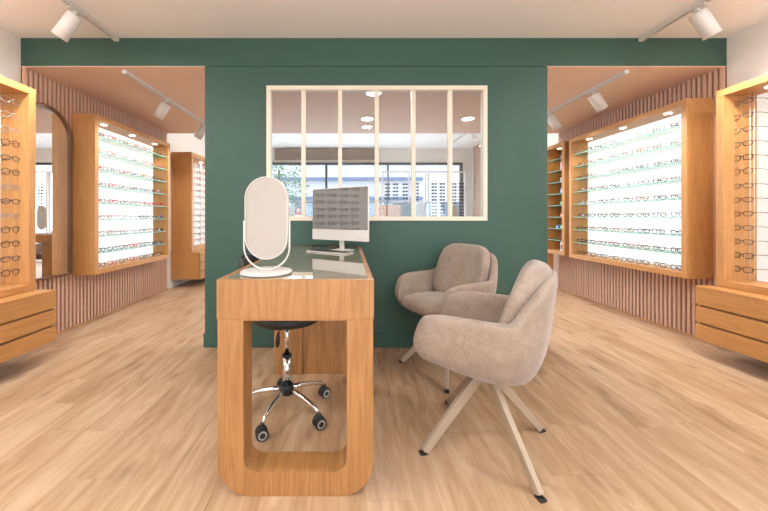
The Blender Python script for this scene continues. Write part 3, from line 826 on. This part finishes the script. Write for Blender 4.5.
def armchair(loc, rz, leg_rz, label):
    r = thing('armchair', loc, label, 'armchair', 'beige swivel armchairs', rz)
    # stations: bottom xyz, mid xyz, top xyz   (+X is forward)
    S = [(.238, .205, .405, .262, .262, .500, .222, .268, .618),
         (.165, .212, .392, .200, .274, .490, .150, .282, .640),
         (.050, .215, .375, .060, .281, .495, .040, .288, .644),
         (-.060, .205, .362, -.085, .278, .510, -.115, .286, .646),
         (-.105, .185, .354, -.140, .268, .525, -.158, .280, .662),
         (-.145, .150, .348, -.195, .240, .540, -.200, .258, .725),
         (-.178, .090, .343, -.245, .165, .555, -.265, .190, .802),
         (-.190, .000, .340, -.264, .000, .565, -.292, .000, .826)]
    half = S + [(a, -b_, c, d, -e, f, g, -h, i) for a, b_, c, d, e, f, g, h, i in S[-2::-1]]
    st = catmull(half, 3)
    b = BM(); rings = []; n = len(st)
    for q, s in enumerate(st):
        B, Md, T = V(s[0:3]), V(s[3:6]), V(s[6:9])
        u = abs(q / (n - 1) * 2 - 1)            # 1 at arm fronts, 0 at back
        th = 0.050 + 0.012 * u
        c = V((0.06, 0, 0))
        if abs(Md.y) > 0.2 and Md.x > -0.1: inw = V((0, -1 if Md.y > 0 else 1, 0))
        else: inw = (V((0.05, 0, 0)) - V((Md.x, Md.y, 0))).normalized()
        up = (T - Md).normalized()
        ring = [B, B.lerp(Md, 0.55) + (Md - B).cross(V((0, 0, 1))) * 0 + (-inw) * 0.012, Md, T - up * 0.03, T + inw * th * 0.18 - up * 0.004,
                T + inw * th * 0.82 - up * 0.004, T + inw * th - up * 0.03, Md + inw * th * 1.05, V((Md.x, Md.y, 0.42)) + inw * (th + 0.03), B + inw * 0.05 + V((0, 0, 0.02))]
        rings.append([b.verts.new(p) for p in ring])
    m = len(rings[0])
    for i in range(n - 1):
        for k in range(m):
            b.faces.new((rings[i][k], rings[i][(k + 1) % m], rings[i + 1][(k + 1) % m], rings[i + 1][k]))
    for ring, sx in ((rings[0], 1), (rings[-1], 1)):   # bulging ends
        ins = [b.verts.new(V((v.co.x + 0.014, v.co.y, v.co.z)).lerp(sum((w.co for w in ring), V()) / m + V((0.016, 0, 0)), 0.45)) for v in ring]
        for k in range(m): b.faces.new((ring[k], ring[(k + 1) % m], ins[(k + 1) % m], ins[k]))
        # fill the cap as a strip of quads
        for k in range(m // 2 - 1): b.faces.new((ins[k], ins[k + 1], ins[m - 2 - k], ins[m - 1 - k]))
    # seat pan
    def pan(q):
        z = q.z
        if q.z < 0: z = q.z * (1 - 0.25 * (abs(q.y) / 0.22) ** 2)
        return V((q.x, q.y * (1 - 0.0 * q.x), z + 0.12 * max(q.x, -0.1)))
    superell(b, 0.200, 0.210, 0.040, 3.2, Matrix.Translation((0.030, 0, 0.396)), fn=pan)
    o = obj('shell', b, 'fabric', r, local=True); shade(o); subsurf(o, 2)
    b = BM()
    def puff(q): return V((q.x, q.y, q.z * (1.0 if q.z < 0 else 1.0 - 0.12 * (q.x / 0.2) ** 2)))
    superell(b, 0.235, 0.218, 0.058, 3.4, Matrix.Translation((0.058, 0, 0.452)) @ Matrix.Rotation(-0.04, 4, 'Y'), fn=puff)
    o = obj('seat_cushion', b, 'fabric', r, local=True); shade(o); subsurf(o, 1)
    b = BM()
    def backp(q):  # q.x thickness, q.y width, q.z height; wrap and narrow slightly to the top
        w = 1 - 0.05 * (q.z / 0.2); return V((q.x + 0.9 * q.y * q.y, q.y * w, q.z))
    mt = Matrix.Translation((-0.165, 0, 0.650)) @ Matrix.Rotation(-0.33, 4, 'Y')
    superell(b, 0.055, 0.215, 0.210, 3.9, mt, fn=backp)
    o = obj('back_cushion', b, 'fabric', r, local=True); shade(o); subsurf(o, 1)
    b = BM(); cyl(b, (0, 0, 0.315), (0, 0, 0.365), 0.038, bev=0.003); cyl(b, (0, 0, 0.35), (0, 0, 0.385), 0.09, 0.11); obj('swivel_hub', b, 'leg', r, local=True)
    for k in range(4):
        t = leg_rz + PI / 4 + PI / 2 * k; d = V((math.cos(t), math.sin(t), 0)); s = V((-d.y, d.x, 0))
        b = BM(); beam(b, d * 0.015 + V((0, 0, 0.338)), d * 0.312 + V((0, 0, 0.012)), 0.028, 0.048, 0.025, 0.034, bev=0.004, side=s)
        L = obj('leg', b, 'leg', r, local=True)
        b = BM(); beam(b, d * 0.298 + V((0, 0, 0.005)), d * 0.333 + V((0, 0, 0.005)), 0.027, 0.010, bev=0.002, side=s)
        obj('foot_pad', b, 'black', L, local=True)
    return r
ac1 = armchair((0.636, 1.504, 0), math.radians(149), 0, 'beige fabric swivel armchair nearest the camera, seen from its side, on the oak floor')
ac2 = dup(ac1, (0.68, 2.235, 0), math.radians(208), 'beige fabric swivel armchair behind the other, close to the green wall, seat in view')

# ------------------------------------------------------------------ swivel stool
sx, sy = -0.336, 1.745
r = thing('swivel_stool', (sx, sy, 0), 'black swivel stool with chrome five-star base on casters, under the desk', 'stool')
b = BM(); lathe(b, [(0.05, 0.478), (0.13, 0.482), (0.175, 0.497), (0.188, 0.515), (0.186, 0.54), (0.165, 0.558), (0.08, 0.565)], (sx, sy, 0)); obj('seat', b, 'blackleather', r)
b = BM(); cyl(b, (sx, sy, 0.30), (sx, sy, 0.482), 0.0135); o = obj('gas_lift', b, 'chrome', r)
b = BM(); cyl(b, (sx, sy, 0.135), (sx, sy, 0.295), 0.023); obj('column', b, 'chrome', r)
b = BM(); cyl(b, (sx, sy, 0.293), (sx, sy, 0.308), 0.026, bev=0.002); obj('collar', b, 'black', r)
b = BM(); cyl(b, (sx, sy, 0.095), (sx, sy, 0.145), 0.034, bev=0.003); obj('hub', b, 'black', r)
b = BM(); tube(b, [(sx, sy, 0.455), (sx - 0.03, sy - 0.03, 0.452), (sx - 0.037, sy - 0.045, 0.435)], 0.004, seg=6)
tube(b, [(sx - 0.037, sy - 0.045, 0.440), (sx - 0.038, sy - 0.047, 0.425), (sx - 0.041, sy - 0.050, 0.385), (sx - 0.042, sy - 0.051, 0.365)], [0.005, 0.009, 0.013, 0.008], seg=10); obj('lever', b, 'black', r)
for k in range(5):
    t = math.radians(251 + 72 * k); d = V((math.cos(t), math.sin(t), 0)); c = V((sx, sy, 0))
    b = BM(); tube(b, [c + d * 0.02 + V((0, 0, 0.122)), c + d * 0.08 + V((0, 0, 0.118)), c + d * 0.16 + V((0, 0, 0.104)), c + d * 0.215 + V((0, 0, 0.086)), c + d * 0.232 + V((0, 0, 0.062))],
                   [0.015, 0.0145, 0.0125, 0.011, 0.009], seg=10); obj('leg', b, 'chrome', r)
    s = V((math.cos(-1.15 + 0.12 * k), math.sin(-1.15 + 0.12 * k), 0)); f = V((-s.y, s.x, 0)); w = c + d * 0.235
    b = BM(); cyl(b, w - s * 0.009 + V((0, 0, 0.034)), w + s * 0.009 + V((0, 0, 0.034)), 0.028, bev=0.003); cyl(b, w + V((0, 0, 0.05)), w + V((0, 0, 0.075)), 0.008)
    cs = obj('caster', b, 'black', r)
    for q in (-1, 1):
        b = BM(); cyl(b, w + s * (0.010 * q) + V((0, 0, 0.029)), w + s * (0.024 * q) + V((0, 0, 0.029)), 0.029, bev=0.003, mi=0)
        cyl(b, w + s * (0.0235 * q) + V((0, 0, 0.029)), w + s * (0.0252 * q) + V((0, 0, 0.029)), 0.021, mi=1)
        cyl(b, w + s * (0.0248 * q) + V((0, 0, 0.029)), w + s * (0.0262 * q) + V((0, 0, 0.029)), 0.013, mi=0)
        obj('wheel', b, ['black', 'grey'], cs)
b = BM(); beam(b, (sx - 0.1, sy, 0.485), (sx - 0.225, sy, 0.50), 0.04, 0.008); beam(b, (sx - 0.222, sy, 0.496), (sx - 0.235, sy, 0.77), 0.04, 0.008, side=(0, 1, 0)); obj('back_bracket', b, 'black', r)
b = BM(); superell(b, 0.022, 0.13, 0.085, 3, Matrix.Translation((sx - 0.222, sy, 0.765)), fn=lambda q: V((q.x + 1.4 * q.y * q.y, q.y, q.z))); obj('backrest', b, 'blackleather', r)

# ------------------------------------------------------------------ tracks and spotlights
def track(x, y0, y1, z, label):
    r = thing('ceiling_track', (x, (y0 + y1) / 2, z - 0.03), label, 'track', 'white lighting tracks')
    b = BM(); box(b, x - 0.018, x - 0.008, y0, y1, z - 0.03, z); box(b, x + 0.008, x + 0.018, y0, y1, z - 0.03, z); box(b, x - 0.008, x + 0.008, y0, y1, z - 0.012, z)
    obj('rail', b, 'metalwhite', r)
    for y in (y0 - 0.01, y1 - 0.01):
        b = BM(); box(b, x - 0.020, x + 0.020, y, y + 0.02, z - 0.033, z, 0.003); obj('end_cap', b, 'metalwhite', r)
def spotlight(x, y, z, d, label, power=42, L=0.165, R=0.048, size=1.9):
    r = thing('track_spotlight', (x, y, z), label, 'spotlight', 'white cylinder spotlights')
    d = V(d).normalized(); a = V((x, y, z))
    b = BM(); box(b, x - 0.014, x + 0.014, y - 0.05, y + 0.05, z - 0.012, z + 0.0, 0.002); cyl(b, a + V((0, 0, -0.012)), a + V((0, 0, -0.035)), 0.016); obj('adapter', b, 'metalwhite', r)
    piv = a + V((d.x * 0.045, 0, -0.075))
    b = BM(); tube(b, [a + V((0, 0, -0.03)), a + V((0, 0, -0.045)), piv], 0.008, seg=8); obj('arm', b, 'metalwhite', r)
    c0 = piv - d * 0.045; c1 = c0 + d * L
    b = BM(); t = b
    s, u = frame_of(d); rings = []
    for rr_, q in ((R * 0.9, c0), (R, c0 + d * 0.006), (R, c1), (R * 0.9, c1), (R * 0.86, c1 - d * 0.02)):
        rings.append([t.verts.new(q + (s * math.cos(2 * PI * k / 28) + u * math.sin(2 * PI * k / 28)) * rr_) for k in range(28)])
    for i in range(4):
        for k in range(28):
            f = t.faces.new((rings[i][k], rings[i][(k + 1) % 28], rings[i + 1][(k + 1) % 28], rings[i + 1][k])); f.smooth = i in (1,)
    t.faces.new(rings[0]); t.faces.new(rings[-1])
    hd = obj('lamp_head', b, 'metalwhite', r)
    b = BM(); cyl(b, c1 - d * 0.019, c1 - d * 0.016, R * 0.85); obj('lens', b, 'spotlens', hd)
    l = bpy.data.lights.new('spot', 'SPOT'); l.energy = power; l.color = (0.98, 0.96, 0.95); l.spot_size = size; l.spot_blend = 0.7; l.shadow_soft_size = 0.04
    o = bpy.data.objects.new('spot_lamp', l); COL.objects.link(o); o.location = c1 + d * 0.004
    o.rotation_euler = d.to_track_quat('-Z', 'Y').to_euler()
track(-1.87, 0.9, 2.585, ZC, 'white lighting track on the front ceiling above the arched mirror side')
track(2.35, 0.9, 2.585, ZC, 'white lighting track on the front ceiling above the armchair side')
track(-1.85, 2.66, 4.6, ZS, 'white lighting track under the terracotta soffit of the mirror passage')
track(2.29, 2.66, 4.6, ZS, 'white lighting track under the terracotta soffit by the wide display')
spotlight(-1.87, 2.20, ZC - 0.03, (-0.55, -0.05, -0.8), 'white spotlight on the front track above the arched mirror side', L=0.185, R=0.047)
spotlight(2.35, 2.17, ZC - 0.03, (0.5, -0.05, -0.85), 'white spotlight on the front track above the armchair side', L=0.185, R=0.047)
spotlight(-1.85, 3.26, ZS - 0.03, (-0.5, 0.0, -0.8), 'nearer white spotlight under the soffit of the arched mirror passage', 28)
spotlight(-1.85, 4.12, ZS - 0.03, (-0.5, 0.0, -0.75), 'farther white spotlight under the soffit of the arched mirror passage', 28)
spotlight(2.29, 3.02, ZS - 0.03, (0.5, 0.0, -0.8), 'nearer white spotlight under the soffit facing the wide display', 28)
spotlight(2.29, 3.67, ZS - 0.03, (0.5, 0.0, -0.75), 'farther white spotlight under the soffit facing the wide display', 28)
track(2.35, 5.0, 7.2, ZCB, 'white lighting track on the back room ceiling, seen through the window')
spotlight(2.35, 6.1, ZCB - 0.03, (0.3, 0.0, -0.9), 'white spotlight on the back room ceiling, seen through the interior window', 60)

def area(name, loc, sx_, sy_, e, col, rot=(0, 0, 0), shape='RECTANGLE', spread=None):
    l = bpy.data.lights.new(name, 'AREA'); l.shape = shape; l.size = sx_; l.size_y = sy_; l.energy = e; l.color = col
    if spread: l.spread = spread
    o = bpy.data.objects.new(name, l); COL.objects.link(o); o.location = loc; o.rotation_euler = rot; return o

# recessed downlights in the soffit (behind the green wall)
for q, (x, y, lab) in enumerate(((0.24, 3.14, 'round recessed downlight in the soffit just behind the green wall'), (0.2235, 3.97, 'round recessed downlight in the soffit, middle of the window view'),                  (1.467, 3.97, 'round recessed downlight in the soffit toward the slatted display side'))):
    r = thing('downlight', (x, y, ZS - 0.006), lab, 'ceiling light', 'round recessed downlights')
    b = BM(); lathe(b, [(0.066, -0.002), (0.085, -0.004), (0.088, 0.0), (0.07, 0.002)], (x, y, ZS - 0.003)); obj('trim_ring', b, 'metalwhite', r)
    b = BM(); cyl(b, (x, y, ZS - 0.008), (x, y, ZS - 0.004), 0.07); obj('diffuser', b, 'down', r)
    area('downlight_and_fill_lamp', (x, y, ZS - 0.012), 0.13, 0.13, 14, (0.95, 0.96, 1.0), shape='DISK')

# ------------------------------------------------------------------ back room furniture
def back_desk(x0, x1, y0, y1, label):
    r = thing('desk', ((x0 + x1) / 2, (y0 + y1) / 2, 0), label, 'desk')
    b = BM(); box(b, x0, x1, y0, y1, 0.70, 0.81, 0.003); obj('desktop', b, 'desk_x', r)
    for a in (x0, x1 - 0.1):
        b = BM(); box(b, a, a + 0.1, y0 + 0.02, y1 - 0.02, 0, 0.70, 0.003); obj('leg', b, 'desk_z', r)
back_desk(0.25, 1.75, 3.95, 4.62, 'oak desk behind the green wall carrying the second computer')
back_desk(-1.15, -0.15, 4.35, 4.95, 'oak desk in the back room, seen in the arched mirror')
computer((0.83, 4.46, 0.812), 0.10, 'dark-screened computer in the back room, seen through the interior window')
dup(dm, (1.375, 4.22, 0.811), 0.75, 'cream pill-shaped table mirror on the back desk, seen through the interior window')
dup(dm, (-0.87, 4.56, 0.811), 0.3, 'cream pill-shaped table mirror on the desk seen in the arched mirror')
dup(ac1, (-0.52, 5.25, 0), math.radians(250), 'beige fabric swivel armchair in the back room, reflected in the arched mirror')
r = thing('wooden_organizer', (0.49, 4.12, 0.8105), 'open oak organizer box on the back desk before the computer', 'organizer')
b = BM(); box(b, 0.33, 0.65, 4.05, 4.068, 0.8105, 1.20, 0.002); box(b, 0.33, 0.348, 4.068, 4.20, 0.8105, 1.20, 0.002); box(b, 0.632, 0.65, 4.068, 4.20, 0.8105, 1.20, 0.002)
obj('body', b, 'oak_z', r)
b = BM(); box(b, 0.348, 0.632, 4.068, 4.20, 1.0, 1.012); obj('shelf', b, 'desk_x', r)

def rack(x0, x1, y, z1, cols, rows, zt, dz, label, nm):
    r = thing('eyewear_stand', ((x0 + x1) / 2, y, 0), label, 'eyewear stand', 'framed eyewear stands at the storefront')
    b = BM()
    box(b, x0, x0 + 0.03, y - 0.02, y + 0.02, 0.03, z1); box(b, x1 - 0.03, x1, y - 0.02, y + 0.02, 0.03, z1)
    box(b, x0 + 0.03, x1 - 0.03, y - 0.02, y + 0.02, z1 - 0.03, z1); box(b, x0 + 0.03, x1 - 0.03, y - 0.02, y + 0.02, 0.5, 0.53)
    box(b, x0 - 0.01, x1 + 0.01, y - 0.15, y + 0.15, 0, 0.03)
    obj('frame', b, 'metalwhite', r)
    for j, x in enumerate(cols):
        b = BM(); cyl(b, (x, y, 0.53), (x, y, z1 - 0.03), 0.004, seg=8); obj('rod', b, 'grey', r)
        for i in range(rows):
            ci = rr.choice([0, 0, 7, 0, 3, 1, 5])
            spec_root(ci, (x, y - 0.028, zt - dz * i), -PI / 2, '%s sunglasses, %s down, %s column of the %s storefront stand' % (KINDS[ci][0], ORD[i], ORD[j], nm), 'sunglasses on the storefront stands', full=False, sun=True)
YR = 7.55
P = lambda px, y=YR: (px - 349) / 322 * y
rack(P(382), P(409.5), YR, 2.12, [P(387.5), P(395.5), P(405)], 5, 1.79, 0.083, 'white framed eyewear stand behind the back computer, at the storefront', 'wide')
rack(P(411), P(426), YR, 2.12, [P(416)], 11, 1.80, 0.075, 'narrow white framed eyewear stand with one column, between two stands', 'narrow')
rack(P(427.5), P(466), YR, 2.12, [P(434), P(442), P(453.5), P(461)], 11, 1.80, 0.075, 'widest white framed eyewear stand with four columns, at the storefront', 'widest')

# poster on a plinth at the storefront
r = thing('display_plinth', (-1.15, 7.3, 0), 'white plinth at the storefront under the small portrait card', 'plinth')
b = BM(); box(b, -1.30, -1.0, 7.15, 7.45, 0, 0.98, 0.004); obj('body', b, 'white', r); b = BM(); box(b, -1.31, -0.99, 7.14, 7.46, 0.98, 1.0, 0.003); obj('top_panel', b, 'white', r)
r = thing('counter_card', (-1.15, 7.3, 1.0), 'small upright portrait card on the plinth, seen through the interior window', 'card')
b = BM(); box(b, -1.245, -1.055, 7.29, 7.31, 1.0, 1.38, 0.003); obj('board', b, 'paper', r)
b = BM(); box(b, -1.235, -1.065, 7.286, 7.2895, 1.10, 1.37); cyl(b, (-1.15, 7.285, 1.21), (-1.15, 7.2835, 1.21), 0.045, mi=1); box(b, -1.20, -1.10, 7.2835, 7.2855, 1.10, 1.165, mi=2); obj('picture', b, ['darkmetal', 'pinkp', 'red'], r)

# ------------------------------------------------------------------ light
W = bpy.data.worlds.new('world'); bpy.context.scene.world = W; W.use_nodes = True
nt = W.node_tree; bg = nt.nodes['Background']; bg.inputs['Strength'].default_value = 2.2
tc = nt.nodes.new('ShaderNodeTexCoord'); sp = nt.nodes.new('ShaderNodeSeparateXYZ'); rp = nt.nodes.new('ShaderNodeValToRGB')
nt.links.new(tc.outputs['Generated'], sp.inputs[0]); nt.links.new(sp.outputs['Z'], rp.inputs['Fac'])
rp.color_ramp.elements[0].color = (0.80, 0.84, 0.92, 1); rp.color_ramp.elements[1].color = (0.86, 0.92, 1.0, 1)
nt.links.new(rp.outputs['Color'], bg.inputs['Color'])
# daylight-coloured fills added at the two shop fronts, tilted up to brighten the ceilings
area('rear_daylight_fill', ((RX0 + RX1) / 2, YF + 0.02, 1.0), RX1 - RX0 - 0.1, 1.5, 120, (0.74, 0.88, 1.0), (PI / 2 + 0.95, 0, 0))
area('front_daylight_fill', (0.28, YB - 0.05, 1.25), 4.9, 2.1, 110, (0.76, 0.90, 1.0), (-PI / 2 - 0.4, 0, 0))
# unseen disk fills added for the front room; the last, a reflected downlight
for x, y, p in ((-1.95, 1.1, 32), (2.5, 1.1, 24), (-2.1, -1.2, 15), (2.7, -1.2, 15), (0.285, 0.09, 2)):
    area('downlight_and_fill_lamp', (x, y, ZC - 0.01), 0.17, 0.17, p, (0.92, 0.96, 1.0), shape='DISK')
# unseen fill strips added over the cabinets and behind the camera, brightening the ceiling
area('cabinet_fill_strip', (-2.45, 1.4, 2.03), 0.12, 1.7, 0.8, (0.88, 0.95, 1.0), (PI, 0, 0))
area('cabinet_fill_strip', (2.88, 1.5, 2.05), 0.12, 1.7, 0.8, (0.88, 0.95, 1.0), (PI, 0, 0))
area('ceiling_fill_strip', (0.2, -0.7, 2.05), 3.4, 0.12, 130, (0.88, 0.95, 1.0), (PI, 0, 0))
for x, y in ((-1.5, 5.15), (0.6, 5.15), (2.1, 5.15)):  # hidden disk fills added to light the back room
    area('downlight_and_fill_lamp', (x, y, ZCB - 0.01), 0.2, 0.2, 14, (0.9, 0.96, 1.0), shape='DISK')

# ------------------------------------------------------------------ camera
cam = bpy.data.cameras.new('camera'); co = bpy.data.objects.new('camera', cam); COL.objects.link(co)
co.location = (0, 0, H); co.rotation_euler = (PI / 2, 0, 0)
cam.sensor_width = 36; cam.sensor_fit = 'HORIZONTAL'; cam.lens = 322 / 768 * 36
cam.shift_x = (384 - 349) / 768; cam.shift_y = -(255.5 - 217) / 768
cam.clip_start = 0.05; cam.clip_end = 100
sc = bpy.context.scene; sc.camera = co
sc.view_settings.view_transform = 'Standard'; sc.view_settings.look = 'None'
sc.view_settings.exposure = 0.21; sc.view_settings.gamma = 1.0
sc.view_settings.use_curve_mapping = False
sc.cycles.use_denoising = True
sc.cycles.max_bounces = 10; sc.cycles.diffuse_bounces = 6; sc.cycles.glossy_bounces = 5; sc.cycles.transparent_max_bounces = 24
sc.cycles.caustics_reflective = False; sc.cycles.caustics_refractive = False
sc.cycles.sample_clamp_indirect = 6.0
